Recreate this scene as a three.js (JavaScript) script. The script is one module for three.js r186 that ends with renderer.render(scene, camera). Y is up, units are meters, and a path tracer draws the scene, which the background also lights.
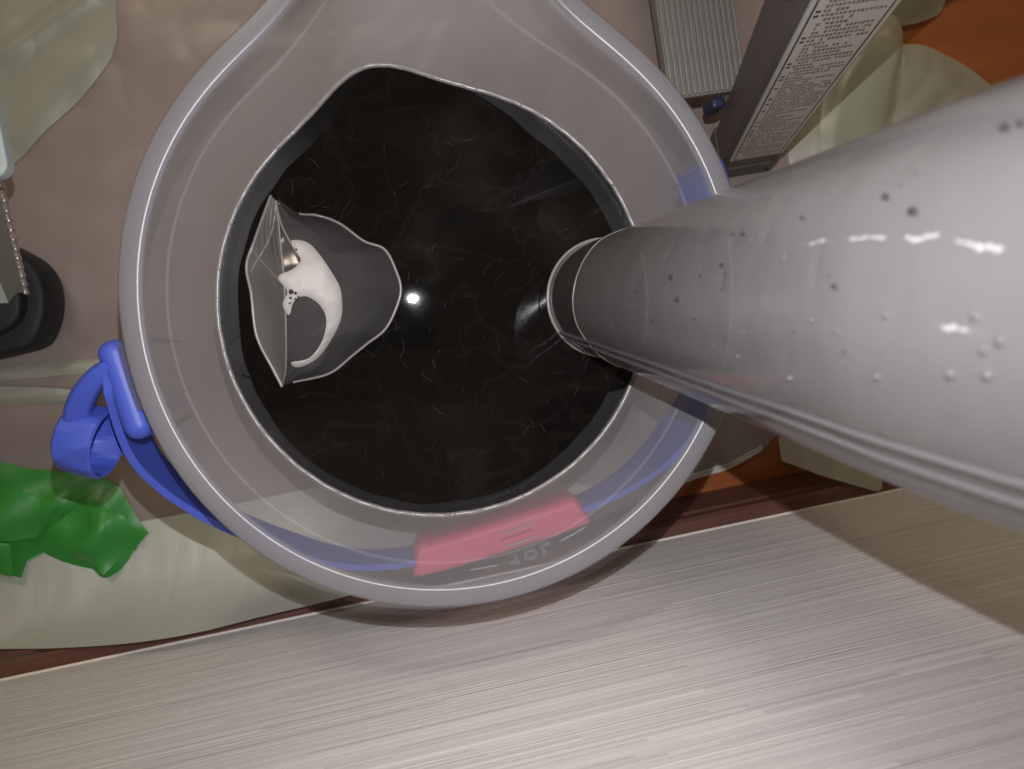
import * as THREE from 'three';
import { mergeGeometries, toCreasedNormals, mergeVertices } from 'three/addons/utils/BufferGeometryUtils.js';
import { RoundedBoxGeometry } from 'three/addons/geometries/RoundedBoxGeometry.js';
import { TextGeometry } from 'three/addons/geometries/TextGeometry.js';
import { FontLoader } from 'three/addons/loaders/FontLoader.js';
import { ImprovedNoise } from 'three/addons/math/ImprovedNoise.js';
import { RectAreaLightUniformsLib } from 'three/addons/lights/RectAreaLightUniformsLib.js';

// ---------------------------------------------------------------- camera, lights, exposure
RectAreaLightUniformsLib.init();
const scene = new THREE.Scene();
scene.background = new THREE.Color(0x000000);
const renderer = new THREE.WebGLRenderer({ antialias: true });
renderer.toneMapping = THREE.LinearToneMapping;
renderer.toneMappingExposure = 1.0;
renderer.shadowMap.enabled = true;
const V = (x, y, z) => new THREE.Vector3(x, y, z);
const camera = new THREE.PerspectiveCamera(53.66, 1024 / 769, 0.01, 20);
const EYE = V(-0.0169, 0.597, 0.0148), FWD = V(0.11305, -0.98989, 0.08567).normalize(), CUP = V(0.17937, -0.06447, -0.98167).normalize();
camera.position.copy(EYE);
camera.up.copy(CUP);
camera.lookAt(EYE.clone().addScaledVector(FWD, 0.45));
camera.focus = 0.43;
camera.userData.fStop = 12;
scene.add(camera);

const FLASH_POWER = 0.58, FLASH_COLOR = 0xfdf9ff;
const flash = new THREE.SpotLight(FLASH_COLOR, FLASH_POWER, 0, THREE.MathUtils.degToRad(60), 1.0, 2);
const FLASH_AT = EYE.clone().addScaledVector(CUP, 0.037);
flash.name = 'camera_flash';
flash.position.copy(FLASH_AT);
flash.target.position.copy(FLASH_AT.clone().addScaledVector(FWD, 0.5));
flash.castShadow = true; flash.shadow.radius = 0.07; flash.shadow.camera.near = 0.01;
scene.add(flash, flash.target);

const LAMP_POWER = 26.0, LAMP_COLOR = 0xffefd6, LAMP_AT = [-0.35, 2.355, -2.1], LAMP_SIZE = 0.55;
const lampLight = new THREE.RectAreaLight(LAMP_COLOR, LAMP_POWER, LAMP_SIZE, LAMP_SIZE);
lampLight.name = 'ceiling_lamp';
lampLight.position.set(LAMP_AT[0], LAMP_AT[1] - 0.012, LAMP_AT[2]);
lampLight.lookAt(LAMP_AT[0], 0, LAMP_AT[2]);
scene.add(lampLight);

// ---------------------------------------------------------------- helpers
let seed = 7;
const rnd = () => { seed = (seed * 1664525 + 1013904223) >>> 0; return seed / 4294967296; };
const perlin = new ImprovedNoise();
const noise = (x, y, z = 0.37) => perlin.noise(x, y, z);
const fbm = (x, y, z = 0.37) => noise(x, y, z) * 0.6 + noise(x * 2.1, y * 2.1, z + 3) * 0.3 + noise(x * 4.3, y * 4.3, z + 7) * 0.15;
const lerp = (a, b, t) => a + (b - a) * t, clamp = (x, a = 0, b = 1) => Math.min(b, Math.max(a, x));
const smooth = (a, b, x) => { const t = clamp((x - a) / (b - a)); return t * t * (3 - 2 * t); };
const keyed = (keys, t) => { for (let i = 1; i < keys.length; i++) if (t <= keys[i][0]) return lerp(keys[i - 1][1], keys[i][1], smooth(keys[i - 1][0], keys[i][0], t)); return keys[keys.length - 1][1]; };
const used = {};
const numbered = (n) => { const k = used[n] = (used[n] ?? -1) + 1; return k ? `${n}_${String(k).padStart(3, '0')}` : n; };
function shade(o) { o.castShadow = true; o.receiveShadow = true; return o; }
function tag(o, label, category, group) { o.userData.label = label; o.userData.category = category; if (group) o.userData.group = group; return o; }
function thing(name, label, category, [x, y, z], group) {
  const o = new THREE.Group(); o.name = numbered(name); o.position.set(x, y, z); scene.add(o);
  return tag(o, label, category, group);
}
// geometry is given in world metres; it is moved into its thing's own axes
function originOf(p) { const v = V(0, 0, 0); for (let q = p; q && q !== scene; q = q.parent) v.add(q.position); return v; }
function obj(name, geos, material, parent = scene, label) {
  const list = (Array.isArray(geos) ? geos : [geos]).map((g) => g.index ? g.toNonIndexed() : g);
  for (const g of list) for (const k of Object.keys(g.attributes)) if (!['position', 'normal', 'uv'].includes(k)) g.deleteAttribute(k);
  const g = list.length > 1 ? mergeGeometries(list) : list[0];
  const o = originOf(parent); g.translate(-o.x, -o.y, -o.z);
  const m = shade(new THREE.Mesh(g, material));
  m.name = parent === scene ? numbered(name) : name;
  if (label) m.userData.label = label;
  parent.add(m); return m;
}
function struct(name, geos, material) { const m = obj(name, geos, material); m.userData.kind = 'structure'; return m; }
const box = (w, h, d, x, y, z, r = 0) => { const g = r ? new RoundedBoxGeometry(w, h, d, 2, r) : new THREE.BoxGeometry(w, h, d); g.translate(x, y, z); return g; };
// a surface from a function of (u, v) in 0..1
function sheetGeo(f, nu, nv, uvScale = [1, 1]) {
  const p = [], uv = [], ix = [];
  for (let j = 0; j <= nv; j++) for (let i = 0; i <= nu; i++) { const q = f(i / nu, j / nv); p.push(q.x, q.y, q.z); uv.push(i / nu * uvScale[0], j / nv * uvScale[1]); }
  for (let j = 0; j < nv; j++) for (let i = 0; i < nu; i++) { const a = j * (nu + 1) + i, b = a + 1, c = a + nu + 1, d = c + 1; ix.push(a, c, b, b, c, d); }
  const g = new THREE.BufferGeometry();
  g.setAttribute('position', new THREE.Float32BufferAttribute(p, 3)); g.setAttribute('uv', new THREE.Float32BufferAttribute(uv, 2));
  g.setIndex(ix); g.computeVertexNormals(); return g;
}
// distance and nearest point of a polygon outline (list of [x, z])
function nearestOn(poly, x, z) {
  let best = 1e9, bx = x, bz = z;
  for (let i = 0; i < poly.length; i++) {
    const [ax, az] = poly[i], [cx, cz] = poly[(i + 1) % poly.length], dx = cx - ax, dz = cz - az;
    const t = clamp(((x - ax) * dx + (z - az) * dz) / (dx * dx + dz * dz + 1e-12)), px = ax + dx * t, pz = az + dz * t, d = Math.hypot(px - x, pz - z);
    if (d < best) { best = d; bx = px; bz = pz; }
  }
  return [best, bx, bz];
}
function inside(poly, x, z) {
  let c = false;
  for (let i = 0, j = poly.length - 1; i < poly.length; j = i++) { const [ax, az] = poly[i], [bx, bz] = poly[j]; if ((az > z) !== (bz > z) && x < (bx - ax) * (z - az) / (bz - az) + ax) c = !c; }
  return c;
}
// a film lying over ground: a fine grid cut to an outline, its height given by height(x, z, distance to the edge)
function filmGeo(poly, cell, height, flip = false) {
  const xs = poly.map((q) => q[0]), zs = poly.map((q) => q[1]);
  const x0 = Math.min(...xs) - cell, z0 = Math.min(...zs) - cell, nx = Math.ceil((Math.max(...xs) - x0) / cell) + 1, nz = Math.ceil((Math.max(...zs) - z0) / cell) + 1;
  const ins = [], p = [], uv = [], ix = [];
  for (let j = 0; j <= nz; j++) for (let i = 0; i <= nx; i++) {
    let x = x0 + i * cell, z = z0 + j * cell; const k = inside(poly, x, z); ins.push(k);
    let d = 0; const [dd, bx, bz] = nearestOn(poly, x, z);
    if (k) d = dd; else if (dd < cell * 1.6) { x = bx; z = bz; }
    p.push(x, height(x, z, d), z); uv.push(x + 0.7, z + 0.72);
  }
  for (let j = 0; j < nz; j++) for (let i = 0; i < nx; i++) { const a = j * (nx + 1) + i, b = a + 1, c = a + nx + 1, d = c + 1; if (ins[a] + ins[b] + ins[c] + ins[d] > 0) ix.push(a, c, b, b, c, d); }
  const g = new THREE.BufferGeometry();
  g.setAttribute('position', new THREE.Float32BufferAttribute(p, 3)); g.setAttribute('uv', new THREE.Float32BufferAttribute(uv, 2));
  g.setIndex(ix); g.computeVertexNormals(); return g;
}
function smoothLoop(pts, n, closed = true) { return new THREE.CatmullRomCurve3(pts.map((q) => V(q[0], 0, q[1])), closed, 'centripetal').getSpacedPoints(n).slice(0, closed ? n : n + 1).map((q) => [q.x, q.z]); }
const tube = (pts, r, n = 60, closed = false, m = 8) => new THREE.TubeGeometry(new THREE.CatmullRomCurve3(pts, closed, 'centripetal'), n, r, m, closed);
// textures
function texture(w, h, f, srgb) {
  const a = new Uint8Array(w * h * 4);
  for (let y = 0; y < h; y++) for (let x = 0; x < w; x++) { const c = f(x / w, y / h, x, y); const k = (y * w + x) * 4; a[k] = clamp(c[0]) * 255; a[k + 1] = clamp(c[1]) * 255; a[k + 2] = clamp(c[2]) * 255; a[k + 3] = 255; }
  const t = new THREE.DataTexture(a, w, h); t.wrapS = t.wrapT = THREE.RepeatWrapping; t.magFilter = THREE.LinearFilter; t.minFilter = THREE.LinearMipmapLinearFilter; t.generateMipmaps = true;
  if (srgb) t.colorSpace = THREE.SRGBColorSpace; t.needsUpdate = true; return t;
}
const gray = (v) => [v, v, v];
const std = (o) => new THREE.MeshStandardMaterial({ side: THREE.DoubleSide, ...o });
const phy = (o) => new THREE.MeshPhysicalMaterial({ side: THREE.DoubleSide, ...o });
const lin = (r, g, b) => new THREE.Color().setRGB(r, g, b);

// ---------------------------------------------------------------- materials
// wallpaper: horizontal combed stripes of different length, printed and embossed; 0.8 m x 0.4 m repeat
const SW = 1024, SH = 1024;
const stripeTone = new Float32Array(SW * SH), stripeHeight = new Float32Array(SW * SH);
{
  let y = 0;
  while (y < SH) {
    const th = 3 + Math.floor(rnd() * rnd() * 14); let x = Math.floor(rnd() * SW); const end = x + SW;
    while (x < end) {
      const len = 50 + Math.floor(rnd() * 330), tone = (rnd() - 0.5) * (rnd() < 0.3 ? 1.8 : 0.8), hgt = rnd();
      for (let i = x; i < Math.min(x + len, end); i++) for (let j = y; j < Math.min(y + th, SH); j++) { const k = j * SW + (i % SW), e = Math.min(j - y, y + th - 1 - j); stripeTone[k] = tone; stripeHeight[k] = hgt * (e === 0 ? 0.45 : 1); }
      x += len;
    }
    y += th;
  }
}
const wallMap = texture(SW, SH, (u, v, x, y) => { const t = stripeTone[y * SW + x], g = noise(u * 300, v * 600) * 0.02, w = 0.81 + t * 0.05 + g; return [w, w * 0.992, w * 0.975]; }, true);
const wallBump = texture(SW, SH, (u, v, x, y) => gray(stripeHeight[y * SW + x] * 0.8 + 0.1 + noise(u * 500, v * 900) * 0.1));
for (const t of [wallMap, wallBump]) t.repeat.set(1 / 0.8, 1 / 0.4);
const M = {};
M.wallpaper = std({ map: wallMap, bumpMap: wallBump, bumpScale: 0.0003, roughness: 0.8 });
M.wallPlain = std({ color: lin(0.5, 0.46, 0.38), roughness: 0.9 });
M.ceiling = std({ color: lin(0.6, 0.56, 0.48), roughness: 0.95 });
const floorMap = texture(1024, 1024, (u, v) => { const g = fbm(u * 6, v * 90) * 0.5 + fbm(u * 3 + 9, v * 14) * 0.5, w = 1 + g * 0.28; return [0.57 * w, 0.33 * w, 0.17 * w]; }, true);
M.floor = std({ map: floorMap, roughness: 0.42 });
const baseMap = texture(1024, 128, (u, v) => { const g = fbm(u * 8, v * 40) * 0.5 + fbm(u * 60, v * 60) * 0.2, w = 1 + g * 0.35; return [0.36 * w, 0.235 * w, 0.19 * w]; }, true);
M.baseboard = std({ map: baseMap, roughness: 0.5 });
const filmBump = texture(1024, 1024, (u, v) => { const a = Math.abs(fbm(u * 9, v * 7, 2)), b = Math.abs(noise(u * 26, v * 22, 5)); return gray(0.25 + a * 1.1 + b * 0.25); });
M.film = phy({ color: lin(0.62, 0.6, 0.56), transmission: 0.68, thickness: 0, roughness: 0.4, ior: 1.5, bumpMap: filmBump, bumpScale: 0.004 });
M.filmFold = phy({ color: lin(0.6, 0.63, 0.51), transmission: 0.58, thickness: 0, roughness: 0.4, ior: 1.5, bumpMap: filmBump, bumpScale: 0.004 });
M.filmDense = phy({ color: lin(0.6, 0.64, 0.57), transmission: 0.3, thickness: 0, roughness: 0.45, ior: 1.5, bumpMap: filmBump, bumpScale: 0.003 });
M.green = phy({ color: lin(0.05, 0.42, 0.06), transmission: 0.5, thickness: 0, roughness: 0.45, ior: 1.5, bumpMap: filmBump, bumpScale: 0.006 });
const sleeveBump = texture(512, 512, (u, v) => gray(0.5 + fbm(u * 7, v * 9, 12) * 0.6 + Math.pow(Math.max(0, noise(u * 30, v * 30, 2.2)), 3) * 0.8));
M.bucket = phy({ color: lin(0.8, 0.8, 0.83), transmission: 0.82, thickness: 0, specularIntensity: 0.12, roughness: 0.36, ior: 1.5 });
M.rim = phy({ color: lin(0.54, 0.54, 0.56), transmission: 0.78, thickness: 0, roughness: 0.32, ior: 1.5 });
M.blue = phy({ color: lin(0.045, 0.08, 0.42), roughness: 0.5 });
M.red = phy({ color: lin(0.62, 0.06, 0.13), roughness: 0.5 });
const murk = texture(1024, 1024, (u, v) => { const b = fbm(u * 5, v * 5, 1.3), f = Math.pow(Math.max(0, 1 - Math.abs(fbm(u * 9 + b, v * 9, 4.1)) * 9), 3), w = 0.055 + Math.max(0, b) * 0.12 + f * 0.03; return [w, w * 0.95, w * 0.88]; }, true);
const ripple = texture(512, 512, (u, v) => gray(0.5 + fbm(u * 4, v * 4, 8.8) * 0.5));
M.water = phy({ map: murk, roughness: 0.02, ior: 1.33, bumpMap: ripple, bumpScale: 0.0005 });
M.froth = phy({ color: lin(0.42, 0.4, 0.385), roughness: 0.22, transmission: 0.5, thickness: 0, ior: 1.4 });
M.foam = phy({ color: lin(0.38, 0.365, 0.34), roughness: 0.55 });
M.crease_and_glint = phy({ color: lin(0.42, 0.41, 0.39), transmission: 0.3, thickness: 0, roughness: 0.35, ior: 1.45 });  // pale tone stands in for the flash glint along the sleeve
M.drop = phy({ color: lin(0.4, 0.4, 0.4), transmission: 0.8, thickness: 0, roughness: 0.12, ior: 1.33 });
M.sleeve = phy({ color: lin(0.38, 0.375, 0.37), transmission: 0.73, thickness: 0, roughness: 0.17, ior: 1.5, bumpMap: sleeveBump, bumpScale: 0.0005 });
M.clear = phy({ color: lin(0.55, 0.53, 0.53), transmission: 0.92, thickness: 0, roughness: 0.14, ior: 1.5 });
M.clearHazy = phy({ color: lin(0.5, 0.47, 0.43), transmission: 0.7, thickness: 0, roughness: 0.25, ior: 1.5 });
M.dirt = std({ color: lin(0.012, 0.011, 0.01), roughness: 0.7 });
M.lint = std({ color: lin(0.06, 0.05, 0.04), roughness: 0.8 });
const brushed = texture(512, 512, (u, v) => gray(0.5 + noise(u * 6, v * 240) * 0.4 + noise(u * 2, v * 60) * 0.2));
M.aluminium = std({ color: lin(0.26, 0.27, 0.245), metalness: 0.55, roughness: 0.45, bumpMap: brushed, bumpScale: 0.0002 });
M.bronze = std({ color: lin(0.13, 0.11, 0.102), metalness: 0.3, roughness: 0.5, bumpMap: brushed, bumpScale: 0.0002 });
M.silver = std({ color: lin(0.6, 0.56, 0.54), metalness: 0.8, roughness: 0.25 });
M.olive = std({ color: lin(0.2, 0.2, 0.15), metalness: 0.3, roughness: 0.5 });
M.pale = std({ color: lin(0.42, 0.5, 0.48), roughness: 0.5 });
M.rubber = std({ color: lin(0.007, 0.008, 0.009), roughness: 0.65 });
M.navy = std({ color: lin(0.015, 0.022, 0.06), roughness: 0.5 });
M.darkPlastic = std({ color: lin(0.09, 0.085, 0.07), roughness: 0.55 });
M.phone = std({ color: lin(0.01, 0.01, 0.012), roughness: 0.4 });
M.glow = new THREE.MeshStandardMaterial({ color: 0xffffff, emissive: FLASH_COLOR, emissiveIntensity: 1.5 });
M.lampGlow = new THREE.MeshStandardMaterial({ color: 0xffffff, emissive: LAMP_COLOR, emissiveIntensity: 2.5 });
M.lampFrame = std({ color: lin(0.7, 0.7, 0.68), roughness: 0.5 });

// ---------------------------------------------------------------- the room
const WALL_Z = 0.1955, BOARD_FRONT = 0.1832, BOARD_TOP = 0.06;
const RX0 = -1.8, RX1 = 1.7, RZ0 = -2.6, TOP = 2.4;
{
  const g = box(RX1 - RX0 + 0.2, 0.1, WALL_Z - RZ0 + 0.3, (RX0 + RX1) / 2, -0.05, (WALL_Z + RZ0) / 2);
  const p = g.attributes.position, uv = g.attributes.uv; for (let i = 0; i < p.count; i++) uv.setXY(i, p.getX(i) / 1.2, p.getZ(i) / 1.2);
  struct('floor', g, M.floor);
  struct('ceiling', box(RX1 - RX0 + 0.2, 0.1, WALL_Z - RZ0 + 0.3, (RX0 + RX1) / 2, TOP + 0.05, (WALL_Z + RZ0) / 2), M.ceiling);
  const w = box(RX1 - RX0 + 0.2, TOP, 0.1, (RX0 + RX1) / 2, TOP / 2, WALL_Z + 0.05);
  const q = w.attributes.position, wuv = w.attributes.uv; for (let i = 0; i < q.count; i++) wuv.setXY(i, q.getX(i), q.getY(i));
  struct('wall_front', w, M.wallpaper);
  struct('wall_back', box(RX1 - RX0 + 0.2, TOP, 0.1, (RX0 + RX1) / 2, TOP / 2, RZ0 - 0.05), M.wallPlain);
  struct('wall_left', box(0.1, TOP, WALL_Z - RZ0, RX0 - 0.05, TOP / 2, (WALL_Z + RZ0) / 2), M.wallPlain);
  struct('wall_right', box(0.1, TOP, WALL_Z - RZ0, RX1 + 0.05, TOP / 2, (WALL_Z + RZ0) / 2), M.wallPlain);
  // skirting: a moulded profile swept along the wall
  const s = new THREE.Shape();
  const pr = [[WALL_Z, 0], [BOARD_FRONT, 0], [BOARD_FRONT, 0.044], [BOARD_FRONT + 0.0018, 0.046], [BOARD_FRONT + 0.0018, 0.049], [BOARD_FRONT + 0.0006, 0.0505], [BOARD_FRONT + 0.0006, 0.0575], [BOARD_FRONT + 0.003, BOARD_TOP], [WALL_Z, BOARD_TOP]];
  pr.forEach(([z, y], i) => i ? s.lineTo(z, y) : s.moveTo(z, y));
  const b = new THREE.ExtrudeGeometry(s, { depth: RX1 - RX0, bevelEnabled: false }); b.rotateY(-Math.PI / 2); b.translate(RX1, 0, 0);
  const bp = b.attributes.position, buv = b.attributes.uv; for (let i = 0; i < bp.count; i++) buv.setXY(i, bp.getX(i) / 0.7, (bp.getY(i) + bp.getZ(i)) / 0.15);
  struct('baseboard_front', b, M.baseboard);
  // the cut lower edge of the wallpaper, caught by a bead of white sealant
  const seal = new THREE.CylinderGeometry(0.0011, 0.0011, RX1 - RX0, 8); seal.rotateZ(Math.PI / 2); seal.translate((RX0 + RX1) / 2, BOARD_TOP + 0.0004, WALL_Z - 0.0003);
  struct('trim_1', seal, std({ color: lin(0.72, 0.68, 0.6), roughness: 0.5 }));
}
// ---------------------------------------------------------------- lamp and camera phone
{
  const [x, y, z] = LAMP_AT, t = thing('ceiling_light', 'square white ceiling light panel above the room', 'ceiling light', [x, TOP, z]);
  obj('frame', [box(LAMP_SIZE + 0.06, 0.05, 0.03, x, TOP - 0.025, z - LAMP_SIZE / 2 - 0.015, 0.006), box(LAMP_SIZE + 0.06, 0.05, 0.03, x, TOP - 0.025, z + LAMP_SIZE / 2 + 0.015, 0.006), box(0.03, 0.05, LAMP_SIZE, x - LAMP_SIZE / 2 - 0.015, TOP - 0.025, z, 0.006), box(0.03, 0.05, LAMP_SIZE, x + LAMP_SIZE / 2 + 0.015, TOP - 0.025, z, 0.006)], M.lampFrame, t);
  obj('diffuser_panel', box(LAMP_SIZE, 0.03, LAMP_SIZE, x, TOP - 0.017, z), M.lampGlow, t);
}
{
  // the phone that takes the picture: its lens is the camera, its lamp the flash
  const right = FWD.clone().cross(CUP).normalize(), back = FWD.clone().negate();
  const m = new THREE.Matrix4().makeBasis(right, CUP, back);
  const t = thing('phone', 'black phone with a lit flash held above the bucket', 'phone', EYE.toArray());
  const put = (g, r, u, b) => { g.translate(r, u, b); g.applyMatrix4(m); g.translate(EYE.x, EYE.y, EYE.z); return g; };
  obj('body', put(new RoundedBoxGeometry(0.156, 0.074, 0.008, 3, 0.0035), -0.055, 0.022, 0.0075), M.phone, t);
  const led = put(new THREE.CylinderGeometry(0.0014, 0.0014, 0.001, 20).rotateX(Math.PI / 2), 0, 0.037, 0.0032);
  obj('flash_lamp', led, M.glow, t);
}

// ---------------------------------------------------------------- masking film over the floor
const EDGE = [[-0.75, 0.012, 0.18], [-0.3957, 0.0101, 0.1815], [-0.3424, 0.0333, 0.1822], [-0.2903, 0.0595, 0.1822], [-0.2299, 0.0822, 0.1822], [-0.1898, 0.0875, 0.1822], [-0.152, 0.0828, 0.1822], [-0.0991, 0.0783, 0.1822], [-0.0439, 0.0648, 0.1822], [0.0633, 0.0391, 0.1815], [0.135, 0.012, 0.177], [0.182, 0.006, 0.17], [0.217, 0.004, 0.167], [0.247, 0.004, 0.158], [0.263, 0.004, 0.146], [0.268, 0.004, 0.136], [0.278, 0.004, 0.087]];
const edgeAt = (x, k) => { if (x <= EDGE[0][0]) return EDGE[0][k]; for (let i = 1; i < EDGE.length; i++) if (x <= EDGE[i][0]) return lerp(EDGE[i - 1][k], EDGE[i][k], (x - EDGE[i - 1][0]) / (EDGE[i][0] - EDGE[i - 1][0])); return EDGE[EDGE.length - 1][k]; };
const underBucket = (x, z) => smooth(0.108, 0.15, Math.hypot(x, z));
function sheetHeight(x, z) {
  const flat = underBucket(x, z), ey = edgeAt(x, 1), ez = edgeAt(x, 2);
  const up = 0;
  const foldA = 0.006 * Math.exp(-Math.pow((z - 0.0 - 0.12 * (x + 0.3)) / 0.006, 2)) * smooth(-0.2, -0.26, x);
  const w = 0.0035 * (0.5 + fbm(x * 11, z * 15, 0.2)) + 0.0022 * Math.abs(fbm(x * 38, z * 26, 3.2));
  return 0.0012 + flat * (Math.max(0, w) + foldA) + up;
}
{
  const t = thing('masking_film', 'thin pale translucent masking film spread over the wooden floor under the bucket', 'plastic sheet', [0, 0.001, 0]);
  const poly = [[-0.75, -0.7], [0.30, -0.7], [0.307, -0.3], [0.309, -0.1], [0.306, 0.0], [0.292, 0.04], ...EDGE.slice(13).reverse().map((e) => [e[0], e[2]]), ...Array.from({ length: 60 }, (_, i) => { const x = lerp(0.247, -0.75, i / 59); return [x, edgeAt(x, 2) - 0.06 * smooth(0.16, -0.02, x)]; })];
  obj('sheet', filmGeo(poly, 0.006, sheetHeight), M.film, t);
  const fold = (pts, lift, cell = 0.005, extra = () => 0) => filmGeo(smoothLoop(pts, 80), cell, (x, z, d) => sheetHeight(x, z) + lift + 0.003 * Math.min(1, d / 0.01) + extra(x, z, d));
  obj('folded_layer', fold([[-0.5, -0.33], [-0.279, -0.31], [-0.178, -0.284], [-0.183, -0.257], [-0.191, -0.223], [-0.225, -0.19], [-0.249, -0.174], [-0.278, -0.153], [-0.4, -0.13], [-0.52, -0.2]], 0.001, 0.006, (x, z) => 0.006 * Math.exp(-Math.pow((z + 0.245 + 0.55 * (x + 0.23)) / 0.008, 2))), M.filmFold, t);
  obj('folded_layer', fold([[-0.45, -0.03], [-0.34, -0.021], [-0.313, -0.016], [-0.273, -0.011], [-0.242, -0.006], [-0.233, -0.001], [-0.244, 0.001], [-0.316, -0.004], [-0.342, -0.007], [-0.45, -0.012]], 0.001, 0.004, (x, z, d) => 0.004 * smooth(0, 0.006, d)), M.filmFold, t);
  obj('folded_layer', fold([[-0.45, -0.012], [-0.343, -0.004], [-0.317, 0.0], [-0.277, 0.009], [-0.262, 0.015], [-0.255, 0.02], [-0.279, 0.019], [-0.319, 0.014], [-0.346, 0.011], [-0.45, 0.006]], 0.002, 0.004, (x, z, d) => 0.004 * smooth(0, 0.006, d)), M.filmFold, t);
  // the hem is turned up against the skirting in a smooth sweep
  const ec = new THREE.CatmullRomCurve3(EDGE.slice(0, 14).map((e) => V(e[0], e[1], e[2])), false, 'centripetal');
  const hemLine = (x) => edgeAt(x, 2) - 0.06 * smooth(0.16, -0.02, x) - 0.001;
  obj('turned_up_hem', sheetGeo((u, v) => { const b = ec.getPoint(u), z0 = hemLine(b.x) - 0.004, a = Math.pow(v, 2.2); return V(b.x, lerp(sheetHeight(b.x, z0) + 0.001, b.y, a) + 0.0015 * noise(b.x * 30, v * 4) * v * (1 - v) * 4, lerp(z0, b.z, Math.min(1, v * (1.75 - 0.75 * v)))); }, 300, 40, [0.9, 0.07]), M.filmDense, t);
}
{
  // loose film bunched round the ladder
  const t = thing('masking_film', 'bunched pale masking film lying in folds around the ladder foot', 'plastic sheet', [0.36, 0.002, -0.12]);
  const poly = smoothLoop([[0.303, 0.05], [0.304, -0.05], [0.304, -0.3], [0.304, -0.5], [0.40, -0.5], [0.41, -0.25], [0.402, -0.166], [0.41, -0.16], [0.412, -0.152], [0.434, -0.149], [0.452, -0.139], [0.474, -0.124], [0.498, -0.101], [0.53, -0.06], [0.55, 0.02], [0.45, 0.09], [0.34, 0.1]], 160);
  const h = (x, z, d) => 0.002 + Math.min(1, d / 0.03) * (0.006 + 0.014 * (0.5 + fbm(x * 12, z * 9, 6)) + 0.010 * Math.pow(Math.abs(noise(x * 22 + z * 16, z * 6 - x * 8, 2.2)), 0.7));
  obj('sheet', filmGeo(poly, 0.006, h), M.filmFold, t);
  const fold = smoothLoop([[0.335, -0.12], [0.372, -0.16], [0.398, -0.17], [0.405, -0.15], [0.40, -0.12], [0.38, -0.06], [0.36, 0.0], [0.33, 0.02], [0.32, -0.05]], 90);
  obj('folded_layer', filmGeo(fold, 0.005, (x, z, d) => h(x, z, 0.03) + 0.002 + 0.008 * smooth(0, 0.012, d)), M.filmFold, t);
  const fold2 = smoothLoop([[0.404, -0.169], [0.453, -0.172], [0.457, -0.181], [0.503, -0.192], [0.51, -0.3], [0.42, -0.32], [0.40, -0.22]], 80);
  obj('folded_layer', filmGeo(fold2, 0.006, (x, z, d) => 0.004 + 0.008 * smooth(0, 0.02, d)), M.filmFold, t);
}
{
  // an end of film stuck over the skirting
  const t = thing('masking_film_end', 'small yellowish flap of film hanging over the brown skirting below the plastic sleeve', 'plastic sheet', [0.28, 0.05, 0.16]);
  const g = filmGeo([[0.238, 0.140], [0.2362, 0.1548], [0.266, 0.1725], [0.3065, 0.1922], [0.3095, 0.1905], [0.312, 0.175], [0.318, 0.120], [0.25, 0.118]], 0.0035, (x, z, d) => 0.056 + 0.008 * smooth(0.15, 0.19, z) + 0.003 * noise(x * 60, z * 40) - 0.25 * Math.max(0, 0.15 - z));
  obj('flap', g, M.filmFold, t);
}
{
  // crumpled green film
  const t = thing('green_film', 'crumpled piece of bright green plastic film beside the blue handle ring', 'plastic film', [-0.29, 0.006, 0.11]);
  const outline = [[-0.42, 0.04], [-0.351, 0.047], [-0.326, 0.055], [-0.313, 0.062], [-0.293, 0.068], [-0.265, 0.077], [-0.251, 0.089], [-0.245, 0.111], [-0.238, 0.126], [-0.25, 0.136], [-0.253, 0.149], [-0.272, 0.163], [-0.278, 0.159], [-0.285, 0.15], [-0.295, 0.14], [-0.31, 0.129], [-0.32, 0.119], [-0.324, 0.126], [-0.332, 0.141], [-0.343, 0.135], [-0.40, 0.125]];
  const crease_and_glint = (x, z) => { const a = Math.abs(noise(x * 30 + 3, z * 30, 1.5)), b = Math.abs(noise(x * 17 + z * 22, z * 12 - x * 20, 4)); return 0.020 * (1 - a * 2) * 0.4 + 0.018 * (1 - b * 1.8) * 0.6; };
  const gh = (x, z, d) => sheetHeight(x, z) + 0.003 + Math.min(1, d / 0.02) * Math.max(0, crease_and_glint(x, z));
  obj('film', filmGeo(outline, 0.006, gh), M.green, t);
  obj('fold', filmGeo([[-0.345, 0.062], [-0.325, 0.066], [-0.287, 0.091], [-0.312, 0.112], [-0.35, 0.105]], 0.006, (x, z, d) => gh(x, z, 0.02) + 0.002 + 0.004 * Math.min(1, d / 0.01)), M.green, t);
  obj('fold', filmGeo([[-0.30, 0.107], [-0.27, 0.09], [-0.247, 0.108], [-0.241, 0.125], [-0.253, 0.135], [-0.268, 0.147], [-0.29, 0.128]], 0.006, (x, z, d) => gh(x, z, 0.02) + 0.002 + 0.006 * Math.min(1, d / 0.012)), M.green, t);
  obj('fold', filmGeo([[-0.38, 0.10], [-0.35, 0.101], [-0.325, 0.112], [-0.33, 0.135], [-0.345, 0.13], [-0.38, 0.128]], 0.006, (x, z, d) => gh(x, z, 0.02) + 0.003 + 0.006 * Math.min(1, d / 0.01)), M.green, t);
}

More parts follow.
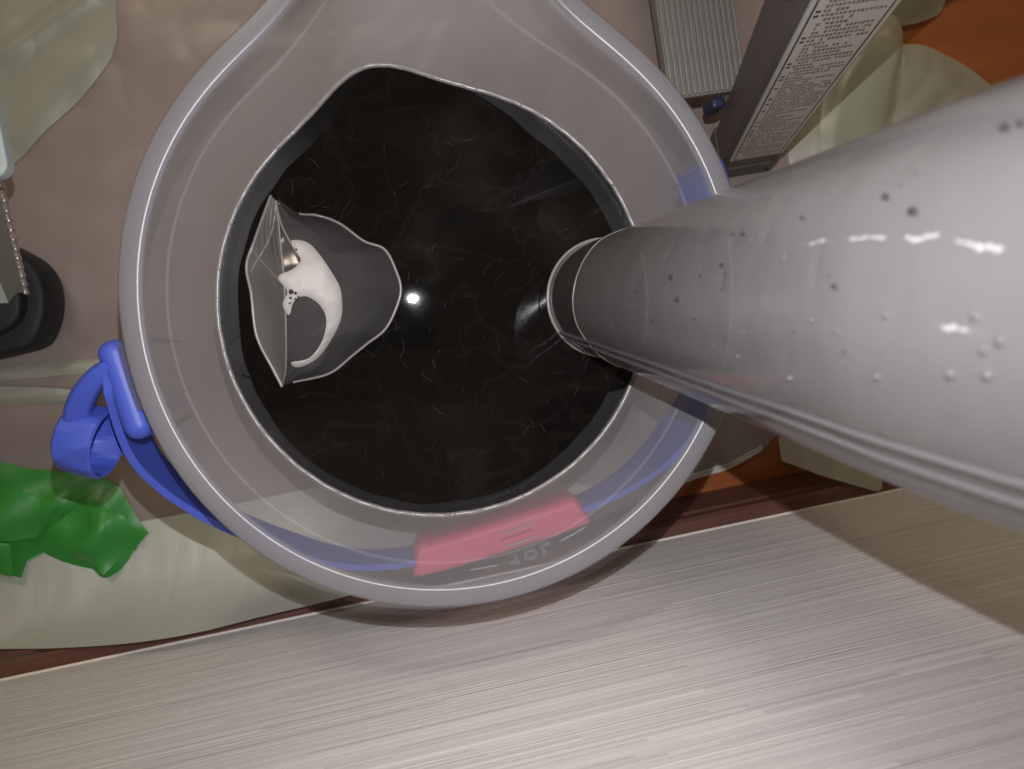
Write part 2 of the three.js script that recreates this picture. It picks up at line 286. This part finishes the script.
// ---------------------------------------------------------------- the bucket
const D2R = Math.PI / 180, RIM_Y = 0.25, LEVEL = 0.16325;
const spout = (deg, y) => { const k = clamp((y - 0.05) / 0.2), c = lerp(-97, -84, clamp((y - LEVEL) / 0.087)), s = lerp(14, 18, clamp((y - LEVEL) / 0.087)), a = y < LEVEL ? 0.014 * clamp((y - 0.05) / (LEVEL - 0.05)) : lerp(0.014, 0.046, Math.pow((y - LEVEL) / 0.087, 1.3)); let d = deg - c; if (d > 180) d -= 360; if (d < -180) d += 360; let e = deg - 190; if (e > 180) e -= 360; if (e < -180) e += 360; return (k > 0 ? a * Math.exp(-d * d / (s * s)) : 0) - 0.0032 * Math.exp(-e * e / 2500) * clamp((y - LEVEL) / 0.087); };
const wallR = (y) => y > 0.224 ? 0.1336 - 0.10 * (RIM_Y - y) : 0.1304 - 0.1385 * (0.224 - y);
const bucketR = (deg, y) => wallR(y) + spout(deg, y);
const ring = (r, deg, y) => V(r * Math.cos(deg * D2R), y, r * Math.sin(deg * D2R));
const bucket = thing('bucket', 'milky translucent plastic bucket of black dirty water with a pouring spout', 'bucket', [0, 0, 0]);
{
  const N = 240, ys = []; for (let i = 0; i <= 40; i++) ys.push(0.006 + (RIM_Y - 0.006) * i / 40); ys.push(0.2239, 0.2241, 0.2225, 0.2255); ys.sort((a, b) => a - b);
  const wall = sheetGeo((u, v) => { const deg = 8 + 360 * u, y = ys[Math.round(v * (ys.length - 1))]; return ring(bucketR(deg, y), deg, y); }, N, ys.length - 1, [1, 0.3]);
  const base = new THREE.CircleGeometry(wallR(0.006), 96); base.rotateX(-Math.PI / 2); base.translate(0, 0.006, 0);
  obj('bucket_wall', [wall, base], M.bucket, bucket);
  // rim: a rounded flange with a skirt turned down, following the spout
  const prof = [[0, -0.001], [0.0006, 0.0012], [0.002, 0.0018], [0.0085, 0.0016], [0.0098, 0.0006], [0.0103, -0.0015], [0.0103, -0.012], [0.0095, -0.013], [0.0088, -0.012], [0.0088, -0.002], [0.0072, -0.0006], [0.001, -0.0022]];
  const rim = sheetGeo((u, v) => { const deg = 8 + 360 * u, [dr, dy] = prof[Math.round(v * (prof.length - 1))]; const wide = 0.0035 * Math.exp(-Math.pow((deg + 44) / 26, 2)); return ring(bucketR(deg, RIM_Y) + dr * (1 + wide / 0.0103), deg, RIM_Y + dy); }, 300, prof.length - 1, [1, 0.1]);
  obj('rim', rim, M.rim, bucket);
  for (const a of [-11, 175.5]) {   // handle ears: thick webs below the rim
    const w = 6.2, ear = [];
    for (const s of [-1, 1]) { const g = sheetGeo((u, v) => ring(lerp(bucketR(a, 0.246 - 0.03 * v) - 0.001, 0.1445 - 0.004 * v, u), a + s * w * (1 - 0.2 * v), 0.246 - 0.03 * v), 4, 6); ear.push(g); }
    ear.push(sheetGeo((u, v) => ring(0.1445 - 0.004 * v, a + lerp(-w, w, u) * (1 - 0.2 * v), 0.246 - 0.03 * v), 10, 6));
    obj('ear', ear, M.rim, bucket);
  }
  // moulded graduation marks and the figure, standing proud of the outside
  const marks = [[86.2, 78.2, 0.1985], [86, 78.6, 0.2155], [94.8, 88.9, 0.233], [74.5, 68.4, 0.2318]];
  for (const [a, b, y] of marks) obj('graduation_mark', tube([0, 0.25, 0.5, 0.75, 1].map((t) => ring(bucketR(80, y) + 0.0005, lerp(a, b, t), y)), 0.0006, 20), M.rim, bucket);
  const font = await new FontLoader().loadAsync('fonts/droid/droid_sans_bold.typeface.json');
  const txt = new TextGeometry('10L', { font, size: 0.0105, depth: 0.0012, curveSegments: 6, bevelEnabled: false });
  txt.computeBoundingBox(); const cx = (txt.boundingBox.max.x + txt.boundingBox.min.x) / 2, tp = txt.attributes.position;
  for (let i = 0; i < tp.count; i++) { const y = 0.226 + tp.getY(i), deg = 81.5 - (tp.getX(i) - cx) / 0.13 / D2R, q = ring(bucketR(81.5, y) + 0.0002 + tp.getZ(i), deg, y); tp.setXYZ(i, q.x, q.y, q.z); }
  txt.computeVertexNormals(); obj('capacity_figure', txt, M.rim, bucket);

  // bail handle hanging down the front, its grip and the hook ring at its end
  const rKeys = [[0, 0.150], [0.1, 0.161], [0.27, 0.157], [0.5, 0.1415], [0.73, 0.157], [0.9, 0.1655], [1, 0.153]];
  const bail = (t) => { const deg = lerp(-11, 178.7, t), y = 0.236 - 0.094 * Math.pow(Math.sin(Math.PI * t), 0.9); return [keyed(rKeys, t), deg, y]; };
  const band = (t0, t1, hw, th, n) => { const sec = [[-th, -hw], [th, -hw], [th * 1.2, 0], [th, hw], [-th, hw], [-th * 0.6, 0], [-th, -hw]]; return toCreasedNormals(sheetGeo((u, v) => { const [r, d, y] = bail(lerp(t0, t1, u)), [dr, dy] = sec[Math.round(v * 6)], e = (smooth(0, 0.03, u) * smooth(1, 0.97, u) * 0.5 + 0.5) * (1 + 0.75 * smooth(0.02, 0.12, u) * smooth(0.4, 0.25, u)); return ring(r + dr, d, y + dy * e); }, n, 6), 0.6); };
  const handle = obj('handle', band(0, 1, 0.016, 0.0018, 120), M.blue, bucket, 'blue plastic bail handle');
  const gr = sheetGeo((u, v) => { const a = v * 2 * Math.PI, [r, d, y] = bail(lerp(0.398, 0.618, u)), e = Math.min(1, Math.min(u, 1 - u) * 30 + 0.55), c = Math.sign(Math.cos(a)) * Math.pow(Math.abs(Math.cos(a)), 0.5), s = Math.sign(Math.sin(a)) * Math.pow(Math.abs(Math.sin(a)), 0.5); return ring(r + 0.0105 * e * c, d, y + 0.017 * e * s); }, 50, 28);
  const ends = [0.398, 0.618].map((t) => sheetGeo((u, v) => { const a = v * 2 * Math.PI, [r, d, y] = bail(t), c = Math.sign(Math.cos(a)) * Math.pow(Math.abs(Math.cos(a)), 0.5), s = Math.sign(Math.sin(a)) * Math.pow(Math.abs(Math.sin(a)), 0.5); return ring(r + 0.0105 * 0.55 * c * u, d, y + 0.017 * 0.55 * s * u); }, 3, 28));
  obj('grip', [gr, ...ends], M.red, handle, 'pinkish red sleeve grip');
  // broad ends of the bail at the ears
  const pad = (deg, r, y, h, l) => { const g = new RoundedBoxGeometry(0.013, h, l, 6, 0.0062); g.rotateY(-deg * D2R); const p = ring(r, deg, y); g.translate(p.x, p.y, p.z); return g; };
  obj('handle_end', pad(173.5, 0.149, 0.229, 0.028, 0.046), M.blue, handle);
  obj('handle_end', pad(-9.5, 0.1445, 0.217, 0.045, 0.046), M.blue, handle);
  // hook ring: a short open cup on a curved arm
  const c = V(-0.1685, 0.2185, 0.0405), ax = V(-0.93, -0.12, -0.36).normalize(), qn = new THREE.Quaternion().setFromUnitVectors(V(0, 1, 0), ax);
  const cup = new THREE.LatheGeometry([[0.0001, 0.0135], [0.0125, 0.0135], [0.0140, 0.011], [0.0148, 0], [0.0158, -0.0008], [0.0170, 0], [0.0172, 0.004], [0.0160, 0.0165], [0.0145, 0.018], [0.0001, 0.018]].map(([x, y]) => new THREE.Vector2(x, y)), 48);
  cup.applyQuaternion(qn); cup.translate(c.x, c.y, c.z);
  const armPath = new THREE.CatmullRomCurve3([V(-0.152, 0.231, 0.006), V(-0.1585, 0.231, 0.0075), V(-0.1675, 0.228, 0.0135), V(-0.1745, 0.2235, 0.021), V(-0.179, 0.219, 0.029)]);
  const arm = sheetGeo((u, v) => { const p = armPath.getPoint(u), a = v * 2 * Math.PI, tg = armPath.getTangent(u), up = V(0.25, 1, 0.1).normalize(), sd = tg.clone().cross(up).normalize(), w = lerp(0.0045, 0.0065, u), sq = (x) => Math.sign(x) * Math.pow(Math.abs(x), 0.6); return p.addScaledVector(sd, sq(Math.cos(a)) * w).addScaledVector(up, sq(Math.sin(a)) * 0.010); }, 24, 20);
  obj('hook_ring', [toCreasedNormals(cup, 0.6), arm], M.blue, handle, 'open blue ring on a curved arm');
}

// ---------------------------------------------------------------- the water
{
  const t = thing('dirty_water', 'black murky water filling the translucent bucket', 'water', [0, 0.02, 0]);
  const edge = (deg, y) => bucketR(deg, y) - 0.0004;
  const top = sheetGeo((u, v) => { const deg = 8 + 360 * u, r = Math.pow(v, 0.8) * edge(deg, LEVEL); return ring(r, deg, LEVEL); }, 240, 60);
  { const p = top.attributes.position, uv = top.attributes.uv; for (let i = 0; i < p.count; i++) uv.setXY(i, p.getX(i) / 0.3 + 0.5, p.getZ(i) / 0.3 + 0.55); }
  const side = sheetGeo((u, v) => { const deg = 8 + 360 * u, y = lerp(0.008, LEVEL, v); return ring(edge(deg, y), deg, y); }, 240, 20);
  const bottom = new THREE.CircleGeometry(wallR(0.008) - 0.0012, 64); bottom.rotateX(-Math.PI / 2); bottom.translate(0, 0.008, 0);
  obj('water', [top, side, bottom], M.water, t);
  // line of fine froth where the water meets the plastic: uneven, with beads
  const fr = []; for (let i = 0; i < 200; i++) { const d = -180 + 360 * i / 200; fr.push(ring(edge(d, LEVEL + 0.001) - 0.0007 + 0.0003 * noise(d * 0.4, 2), d, LEVEL + 0.0002 + 0.0003 * noise(d * 0.3, 5))); }
  const froth = [tube(fr, 0.0015, 600, true, 7)];
  for (let i = 0; i < 160; i++) { const d = rnd() * 360 - 180, b = new THREE.IcosahedronGeometry(0.0003 + rnd() * 0.0004, 1), q = ring(edge(d, LEVEL) - 0.0002 - rnd() * 0.0018, d, LEVEL + 0.0012 + rnd() * 0.0006); b.translate(q.x, q.y, q.z); froth.push(b); }
  const f = obj('froth_line', froth, M.froth, t); f.userData.kind = 'stuff';
  // hairs and lint afloat
  const lint = [];
  for (let i = 0; i < 90; i++) {
    const a = rnd() * 360, r = Math.sqrt(rnd()) * 0.105, p = ring(r, a, LEVEL + 0.0002), dir = rnd() * 6.28, l = 0.002 + rnd() * rnd() * 0.012, b = (rnd() - 0.5) * 0.6;
    lint.push(tube([p, V(p.x + Math.cos(dir) * l * 0.5 - Math.sin(dir) * l * b * 0.5, p.y, p.z + Math.sin(dir) * l * 0.5 + Math.cos(dir) * l * b * 0.5), V(p.x + Math.cos(dir) * l, p.y, p.z + Math.sin(dir) * l)], 0.00004 + rnd() * 0.00005, 6, false, 4));
  }
  const li = obj('lint', lint, M.lint, t); li.userData.kind = 'stuff';
}

// ---------------------------------------------------------------- the sleeve of clear film that drains into the bucket
{
  const t = thing('plastic_sleeve', 'wide cloudy plastic sleeve reaching down into the black water, its open end floating', 'plastic sleeve', [0.0975, LEVEL, 0.014]);
  const W = V(0.0975, 0.1857, 0.014), P = V(0.1254, 0.4329, 0.0324), AX = P.clone().sub(W), LEN = AX.length(); AX.normalize();
  const e1 = V(1, 0, 0).addScaledVector(AX, -AX.x).normalize(), e2 = AX.clone().cross(e1).normalize();   // e2 towards -z
  const rad = (s) => s < 0.25 ? lerp(0.0335, 0.0509, (s + 0.0225) / (LEN + 0.0225)) : lerp(0.0509, 0.072, clamp((s - 0.25) / 0.9));
  const skin = (s, a, extra = 0) => { const w = 0.0012 * fbm(Math.cos(a) * 1.6 + s * 1.2, Math.sin(a) * 1.6 + s * 1.5, 2) + 0.0003 * noise(s * 14, Math.cos(a) * 2, Math.sin(a) * 2), r = rad(s) + w * smooth(-0.03, 0.05, s) + extra; return W.clone().addScaledVector(AX, s).addScaledVector(e1, Math.cos(a) * r).addScaledVector(e2, Math.sin(a) * r); };
  const S0 = 0.028;
  obj('sleeve_wall', sheetGeo((u, v) => skin(lerp(S0, 1.15, v), u * 2 * Math.PI), 120, 200, [1, 4]), M.sleeve, t);
  obj('wet_cuff', sheetGeo((u, v) => skin(lerp(-0.075, S0, v), u * 2 * Math.PI, -0.0004), 96, 20, [0.28, 0.08]), M.clear, t, 'clear wet film just above the water');
  const edge = (s, r) => { const q = []; for (let i = 0; i < 120; i++) q.push(skin(s, i / 120 * 2 * Math.PI, -0.0001)); return tube(q, r, 240, true, 7); };
  obj('sleeve_hem', edge(S0, 0.0005), M.clearHazy, t);
  const lip = []; for (let i = 0; i < 120; i++) { const a = i / 120 * 2 * Math.PI; let s = -0.0225; for (let k = 0; k < 6; k++) { const p = skin(s, a); s += (LEVEL + 0.0006 - p.y) / AX.y; } lip.push(skin(s, a, 0.0004)); }
  obj('water_lip', tube(lip, 0.00095, 240, true, 8), M.froth, t);
  // welded seam running up the side
  const seam = (a) => tube(Array.from({ length: 61 }, (_, i) => skin(lerp(-0.03, 1.14, Math.pow(i / 60, 1.5)), a, 0.0002)), 0.0009, 240, false, 8);
  obj('weld_seam', [seam(3.735), seam(3.61)], M.sleeve, t);
  // specks of dirt and drops clinging to the outside
  const onSkin = (px, s) => skin(s, px, 0.0003);
  const specks = [];
  const speck = (a, s, r) => { const g = new THREE.IcosahedronGeometry(r, 1), p = onSkin(a, s); g.scale(1, 0.6 + rnd(), 1); g.translate(p.x, p.y, p.z); specks.push(g); };
  const SPECKS = [[2.781, 0.1525, 9], [2.957, 0.1608, 10], [2.804, 0.153, 6], [2.896, 0.1209, 4], [2.962, 0.1298, 4], [2.957, 0.1043, 3], [2.965, 0.1125, 4], [3.13, 0.1359, 5], [2.737, 0.1896, 7], [2.795, 0.1928, 5], [2.552, 0.1969, 7], [2.538, 0.1904, 4], [2.515, 0.2563, 9], [2.602, 0.2664, 10], [2.533, 0.2264, 5], [2.888, 0.2472, 6], [3.634, 0.166, 5], [2.796, 0.1755, 4], [2.546, 0.163, 3], [2.823, 0.1473, 3], [3.089, 0.1745, 4], [2.83, 0.2, 3], [2.299, 0.2788, 11], [2.298, 0.2819, 8]];
  for (const [a, s, r] of SPECKS) { speck(a, s, r * 0.000085); speck(a + 0.012, s + 0.0012, r * 0.00005); }
  for (let i = 0; i < 40; i++) speck(Math.PI + (rnd() - 0.7) * 1.4, 0.08 + rnd() * 0.2, 0.0001 + rnd() * 0.00018);
  const sp = obj('dirt_speck', specks, M.dirt, t); sp.userData.kind = 'stuff';
  const drop = new THREE.SphereGeometry(1, 14, 10);
  for (const [a, s, r] of [[3.359, 0.2261, 9], [3.043, 0.2396, 6], [3.258, 0.2613, 8], [3.202, 0.2812, 10], [3.188, 0.2894, 10], [2.996, 0.2865, 9], [3.073, 0.2921, 10], [3.108, 0.2887, 9], [3.084, 0.2493, 6], [3.005, 0.2645, 8], [3.3, 0.2, 5], [3.26, 0.185, 4]]) { const g = drop.clone(), q = r * 0.00009; g.scale(q, q * 1.2, q); const p = onSkin(a, s); g.translate(p.x, p.y, p.z); obj('droplet', g, M.drop, t); }
  // thin ridges on the film; their pale colour paints in the broken flash highlight
  const crease_and_glint = (pts, r) => { const c = new THREE.CatmullRomCurve3(pts.map(([a, s]) => V(a, s, 0))), k = pts[0][1] * 900; return sheetGeo((u, v) => { const p = c.getPoint(u), w = r * 1.25 * (0.35 + 0.75 * Math.abs(noise(u * 5 + k, 3))) * Math.sqrt(Math.sin(Math.PI * clamp(u, 0.02, 0.98))), b = v * 2 * Math.PI; return skin(p.y + Math.sin(u * 17 + k) * r * 0.12, p.x + (Math.cos(b) * w + r * 0.7 * noise(u * 7 + k, 8)) / rad(p.y), -0.0002 + Math.max(0, Math.sin(b)) * w * 0.6); }, 60, 10); };
  for (const [pts, r] of [[[[2.668, 0.2276], [2.68, 0.2351], [2.676, 0.2401], [2.686, 0.2446]], 0.0005], [[[2.684, 0.248], [2.689, 0.2552], [2.697, 0.2614]], 0.0007], [[[2.70, 0.2655], [2.714, 0.2689], [2.706, 0.2725], [2.722, 0.276]], 0.001], [[[2.738, 0.2785], [2.757, 0.2841], [2.775, 0.288], [2.779, 0.2912]], 0.001], [[[3.03, 0.2752], [3.044, 0.2822], [3.051, 0.2887]], 0.0007], [[[2.626, 0.2029], [2.583, 0.2025]], 0.0004], [[[2.76, 0.224], [2.698, 0.2235]], 0.0005], [[[2.395, 0.2062], [2.273, 0.2021]], 0.0004], [[[2.281, 0.2199], [2.082, 0.2118]], 0.0003], [[[3.16, 0.195], [3.14, 0.205], [3.13, 0.212]], 0.0004]]) obj('crease_and_glint', crease_and_glint(pts, r), M.crease_and_glint, t);
  // the far end, afloat on the left: a hump of clear film with a flattened mouth
  const curve = (pts) => new THREE.CatmullRomCurve3(pts.map((q) => V(q[0], q.length > 2 ? q[1] : LEVEL + 0.0003, q[q.length - 1])), false, 'centripetal');
  const ridge = curve([[-0.075, 0.183, -0.066], [-0.076, 0.189, -0.045], [-0.077, 0.195, -0.025], [-0.082, 0.189, 0.001], [-0.089, 0.173, 0.022], [-0.094, LEVEL, 0.030]]);
  const left = curve([[-0.078, 0.178, -0.070], [-0.093, -0.051], [-0.1, -0.038], [-0.1005, -0.023], [-0.102, 0.001], [-0.097, 0.02], [-0.094, 0.0305]]);
  const right = curve([[-0.074, 0.180, -0.067], [-0.066, 0.170, -0.060], [-0.058, -0.059], [-0.047, -0.053], [-0.035, -0.041], [-0.025, -0.035], [-0.021, -0.023], [-0.02, -0.012], [-0.025, -0.001], [-0.033, 0.009], [-0.044, 0.015], [-0.053, 0.02], [-0.067, 0.0275], [-0.088, 0.029], [-0.093, 0.030]]);
  const remap = (u) => u;
  const body = (u, v) => { const a = ridge.getPointAt(u), b = right.getPointAt(remap(u)), p = a.clone().lerp(b, v); p.y += Math.sin(Math.PI * v) * 0.011 * Math.sin(Math.PI * clamp(u, 0.02, 0.98)) + 0.0012 * noise(u * 9, v * 5, 3) * Math.sin(Math.PI * v); return p; };
  const panel = (u, v) => { const a = ridge.getPointAt(u), b = left.getPointAt(u), p = a.lerp(b, v); p.y += Math.sin(Math.PI * v) * Math.sin(Math.PI * u) * (-0.003) + 0.004 * Math.abs(noise(u * 7 + v * 2, v * 4, 9)) * Math.sin(Math.PI * v) * smooth(0.5, 0.1, u); return p; };
  obj('floating_end', sheetGeo(body, 80, 40, [0.12, 0.06]), M.clear, t);
  obj('mouth_panel', sheetGeo(panel, 80, 24, [0.12, 0.03]), M.clearHazy, t);
  const line = (f, r, n = 140) => tube(Array.from({ length: n + 1 }, (_, i) => f(i / n)), r, n * 2, false, 7);
  obj('water_lip', [line((u) => left.getPointAt(u), 0.0009), line((u) => right.getPointAt(lerp(0.08, 0.97, u)), 0.0008)], M.froth, t);
  obj('film_crease', [line((u) => ridge.getPointAt(u).add(V(0, 0.0003, 0)), 0.0005), line((u) => panel(lerp(0.02, 0.4, u), 0.12 + 0.75 * u), 0.0005, 60), line((u) => panel(lerp(0.42, 0.3, u), u * 0.95), 0.0004, 50), line((u) => body(lerp(0.03, 0.35, u), 0.02 + 0.22 * u), 0.0005, 50)], M.froth, t);
  // a smear of white suds resting in the hollow of the floating end
  const pts = []; for (let i = 0; i <= 60; i++) for (let j = 0; j <= 30; j++) pts.push(body(i / 60, j / 30));
  const bodyY = (x, z) => { let s = 0, w = 0; for (const p of pts) { const d = (p.x - x) ** 2 + (p.z - z) ** 2, k = 1 / (d + 2e-7) ** 2; s += p.y * k; w += k; } return s / w; };
  const sudsOutline = smoothLoop([[-0.0705, -0.044], [-0.063, -0.042], [-0.0585, -0.036], [-0.053, -0.024], [-0.0505, -0.015], [-0.053, -0.001], [-0.061, 0.010], [-0.072, 0.019], [-0.083, 0.021], [-0.0845, 0.018], [-0.075, 0.0175], [-0.065, 0.009], [-0.0605, -0.002], [-0.063, -0.010], [-0.069, -0.0145], [-0.0745, -0.0125], [-0.0785, -0.006], [-0.0805, -0.012], [-0.0765, -0.018], [-0.080, -0.026], [-0.0715, -0.029], [-0.067, -0.033], [-0.0695, -0.039]], 110);
  const sudsTop = filmGeo(sudsOutline, 0.0011, (x, z, d) => bodyY(x, z) + 0.0006 + 0.0013 * Math.sqrt(Math.min(1, d / 0.003)) + 0.0004 * noise(x * 300, z * 300));
  const suds = thing('suds', 'smear of white suds with dark bubbles on the floating film end', 'foam', [-0.065, bodyY(-0.065, -0.02), -0.02]);
  obj('smear', sudsTop, M.foam, suds);
  const holes = []; for (const [x, z, r] of [[-0.0745, -0.0175, 0.0013], [-0.0725, -0.0165, 0.0008], [-0.0755, -0.0145, 0.0007], [-0.073, -0.0135, 0.0006], [-0.0715, -0.0145, 0.0005], [-0.0685, -0.0385, 0.0006], [-0.0765, -0.012, 0.0005]]) { const g = new THREE.SphereGeometry(r, 12, 8); g.scale(1, 0.5, 1); g.translate(x, bodyY(x, z) + 0.0020, z); holes.push(g); }
  for (const h of holes) obj('dark_bubble', h, M.dirt, suds);
}

// ---------------------------------------------------------------- step ladder on the right
{
  const O = V(0.2443, 0, -0.0673), A = V(0.0434, 0.0, -0.0005).normalize(), UP = V(-0.2862, 0.9569, -0.0488).normalize();
  const Bv = A.clone().cross(UP).normalize().negate(); // towards -z
  const t = thing('stepladder', 'aluminium stepladder with a white printed warning label on its rail', 'stepladder', [O.x, 0, O.z]);
  const basis = new THREE.Matrix4().makeBasis(A, UP, Bv.clone().negate());
  const put = (g, off = V(0, 0, 0)) => { g.applyMatrix4(basis); g.translate(O.x + off.x, O.y + off.y, O.z + off.z); return g; };
  const Wd = 0.0445, Dp = 0.031, far = V(0, 0, -0.30);
  for (const off of [V(0, 0, 0), far]) {
    const rail = [];
    const prof = new THREE.Shape(), c = 0.003; // channel section with rolled corners, open towards +x
    [[c, 0], [Wd, 0], [Wd, -0.002], [0.002 + c, -0.002], [0.002, -0.002 - c], [0.002, -Dp + 0.002 + c], [0.002 + c, -Dp + 0.002], [Wd, -Dp + 0.002], [Wd, -Dp], [c, -Dp], [0, -Dp + c], [0, -c]].forEach(([x, z], i) => i ? prof.lineTo(x, -z) : prof.moveTo(x, -z));
    const g = new THREE.ExtrudeGeometry(prof, { depth: 0.9, bevelEnabled: false }); g.rotateX(-Math.PI / 2); g.scale(1, 1, 1);
    g.translate(0, 0.03, 0); rail.push(put(g, off));
    for (const x of [0.004, Wd - 0.004]) rail.push(put(box(0.002, 0.87, 0.001, x, 0.465, 0.0004, 0.0004), off)); // fine beads framing the face
    obj('rail', rail, M.bronze, t);
    obj('rail_foot', put(box(Wd + 0.003, 0.036, Dp + 0.003, Wd / 2, 0.019, -Dp / 2, 0.003), off), M.darkPlastic, t);
  }
  // label: a white print with a black frame and small illegible lines
  const LW = 256, LH = 2048, cv = document.createElement('canvas'); cv.width = LW; cv.height = LH; const c = cv.getContext('2d');
  c.fillStyle = '#cdc7bf'; c.fillRect(0, 0, LW, LH); c.strokeStyle = '#222'; c.lineWidth = 6; c.strokeRect(16, 16, LW - 32, LH - 32); c.fillStyle = '#1d1b1b';
  for (let y = 34; y < LH - 40; y += 23) { const first = rnd() < 0.4; let x = 32; if (first) { c.fillRect(x - 6, y + 1, 13, 12); } x = 46; const end = rnd() < 0.3 ? 90 + rnd() * 100 : LW - 34; while (x < end) { const w = 7 + rnd() * 4; if (rnd() < 0.9) { c.fillRect(x, y + rnd() * 3, w, 2.6); c.fillRect(x, y + 6 + rnd() * 4, w, 2.5); c.fillRect(x + w / 2, y, 2.6, 13); if (rnd() < 0.5) c.fillRect(x + 1, y + 12, w - 1, 2.4); } x += w + 3; } }
  const lt = new THREE.CanvasTexture(cv); lt.colorSpace = THREE.SRGBColorSpace;
  const lab = new THREE.PlaneGeometry(0.0405, 0.40); lab.translate(0.0225, 0.0665 + 0.2, 0.0013);
  const label = obj('warning_label', put(lab), std({ map: lt, roughness: 0.45 }), t, 'white label closely printed in black');
  obj('label_backing', put(box(0.0409, 0.4004, 0.0006, 0.0225, 0.2665, 0.0008)), M.pale, t);
  // ribbed tread between the rails, its end cap and a plug
  const rib = [], TX0 = 0.1695, TX1 = 0.2215, TY = 0.118;
  rib.push(box(TX1 - TX0, 0.004, 0.29, (TX0 + TX1) / 2, TY - 0.003, -0.25), box(0.003, 0.012, 0.29, TX0 + 0.0035, TY - 0.009, -0.25), box(0.003, 0.03, 0.29, TX1 - 0.0015, TY - 0.0165, -0.25));
  obj('tread', rib, M.aluminium, t);
  const n = 14; for (let i = 0; i < n; i++) { const x = lerp(TX0 + 0.002, TX1 - 0.002, i / (n - 1)); obj('rib', box(0.0021, 0.0022, 0.288, x, TY, -0.25, 0.0006), M.aluminium, t); }
  obj('tread_cap', box(0.010, 0.018, 0.008, 0.203, TY - 0.013, -0.1, 0.003), M.navy, t);
  const plug = new THREE.CylinderGeometry(0.0032, 0.0032, 0.004, 20); plug.rotateZ(Math.PI / 2); plug.translate(-0.0005, 0.318, -0.011); obj('plug', put(plug), M.navy, t);
  const screw = new THREE.CylinderGeometry(0.0018, 0.0018, 0.004, 12); screw.rotateX(Math.PI / 2); screw.translate(Wd - 0.006, 0.018, 0.001); obj('screw', put(screw), M.rubber, t);
}

// ---------------------------------------------------------------- leg of another ladder at the left edge
{
  const t = thing('folding_step', 'leg of a folding step in a rounded black rubber foot at the left edge', 'folding step', [-0.285, 0.004, -0.06]);
  const out = smoothLoop([[-0.345, -0.1], [-0.308, -0.104], [-0.283, -0.1], [-0.265, -0.089], [-0.251, -0.076], [-0.246, -0.063], [-0.247, -0.046], [-0.253, -0.031], [-0.262, -0.020], [-0.284, -0.0165], [-0.31, -0.0155], [-0.345, -0.018], [-0.36, -0.06]], 80);
  const s = new THREE.Shape(); out.forEach(([x, z], i) => i ? s.lineTo(x, -z) : s.moveTo(x, -z));
  const foot = new THREE.ExtrudeGeometry(s, { depth: 0.022, bevelEnabled: true, bevelThickness: 0.006, bevelSize: 0.005, bevelOffset: -0.005, bevelSegments: 4 }); foot.rotateX(-Math.PI / 2); foot.translate(-0.012, 0.013, -0.003);
  const inner = smoothLoop([[-0.34, -0.086], [-0.30, -0.09], [-0.276, -0.078], [-0.263, -0.064], [-0.266, -0.042], [-0.28, -0.034], [-0.31, -0.032], [-0.34, -0.034]], 60);
  const s2 = new THREE.Shape(); inner.forEach(([x, z], i) => i ? s2.lineTo(x, -z) : s2.moveTo(x, -z));
  const collar = new THREE.ExtrudeGeometry(s2, { depth: 0.012, bevelEnabled: true, bevelThickness: 0.003, bevelSize: 0.003, bevelSegments: 3 }); collar.rotateX(-Math.PI / 2); collar.translate(-0.01, 0.036, -0.002);
  obj('rubber_foot', [toCreasedNormals(foot, 0.6), toCreasedNormals(collar, 0.6)], M.rubber, t);
  // leg: sloping channel, its knurled bright corner, the olive inside and a pale side
  const q = (a, b, c, d) => sheetGeo((u, v) => a.clone().lerp(b, u).lerp(d.clone().lerp(c, u), v), 6, 6);
  const P0 = V(-0.2678, 0.046, -0.0582), U0 = V(-0.2205, 0.151, -0.1555);          // bright corner, bottom to top
  const P1 = V(-0.2792, 0.044, -0.046), U1 = V(-0.2465, 0.150, -0.139), P2 = V(-0.36, 0.044, -0.055), U2 = V(-0.35, 0.150, -0.150), P3 = V(-0.345, 0.044, -0.085), U3 = V(-0.33, 0.151, -0.18);
  for (const [p, u] of [[P0, U0], [P1, U1], [P2, U2], [P3, U3]]) u.copy(p.clone().lerp(u, (0.177 - p.y) / (u.y - p.y)));
  obj('leg', [q(P0, P1, U1, U0), q(P2, P3, U3, U2), q(P3, P0, U0, U3)], M.olive, t);
  obj('leg_side', q(P1, P2, U2, U1), M.pale, t, 'pale side plate');
  const kn = [tube([P0, U0], 0.0022, 8)];
  for (let i = 0; i < 26; i++) { const g = new THREE.SphereGeometry(0.0021, 10, 8), p = P0.clone().lerp(U0, i / 25); g.scale(1, 1.3, 1); g.translate(p.x + 0.0012, p.y + 0.0012, p.z + 0.0005); kn.push(g); }
  obj('knurled_edge', kn, M.silver, t, 'bright beaded corner of the leg');
  const plate = new THREE.Shape(); const r = 0.007, x1 = -0.2005, z1 = -0.0985; plate.moveTo(-0.36, -z1); plate.lineTo(x1 - r, -z1); plate.quadraticCurveTo(x1, -z1, x1, -z1 + r); plate.lineTo(x1 + 0.001, 0.14); plate.lineTo(-0.36, 0.14); plate.closePath();
  const pg = new THREE.ExtrudeGeometry(plate, { depth: 0.006, bevelEnabled: true, bevelThickness: 0.0012, bevelSize: 0.0012, bevelSegments: 3 }); pg.rotateX(-Math.PI / 2); pg.translate(0, 0.178, 0);
  obj('step_plate', pg, M.pale, t, 'pale rounded step plate');
}

renderer.render(scene, camera);
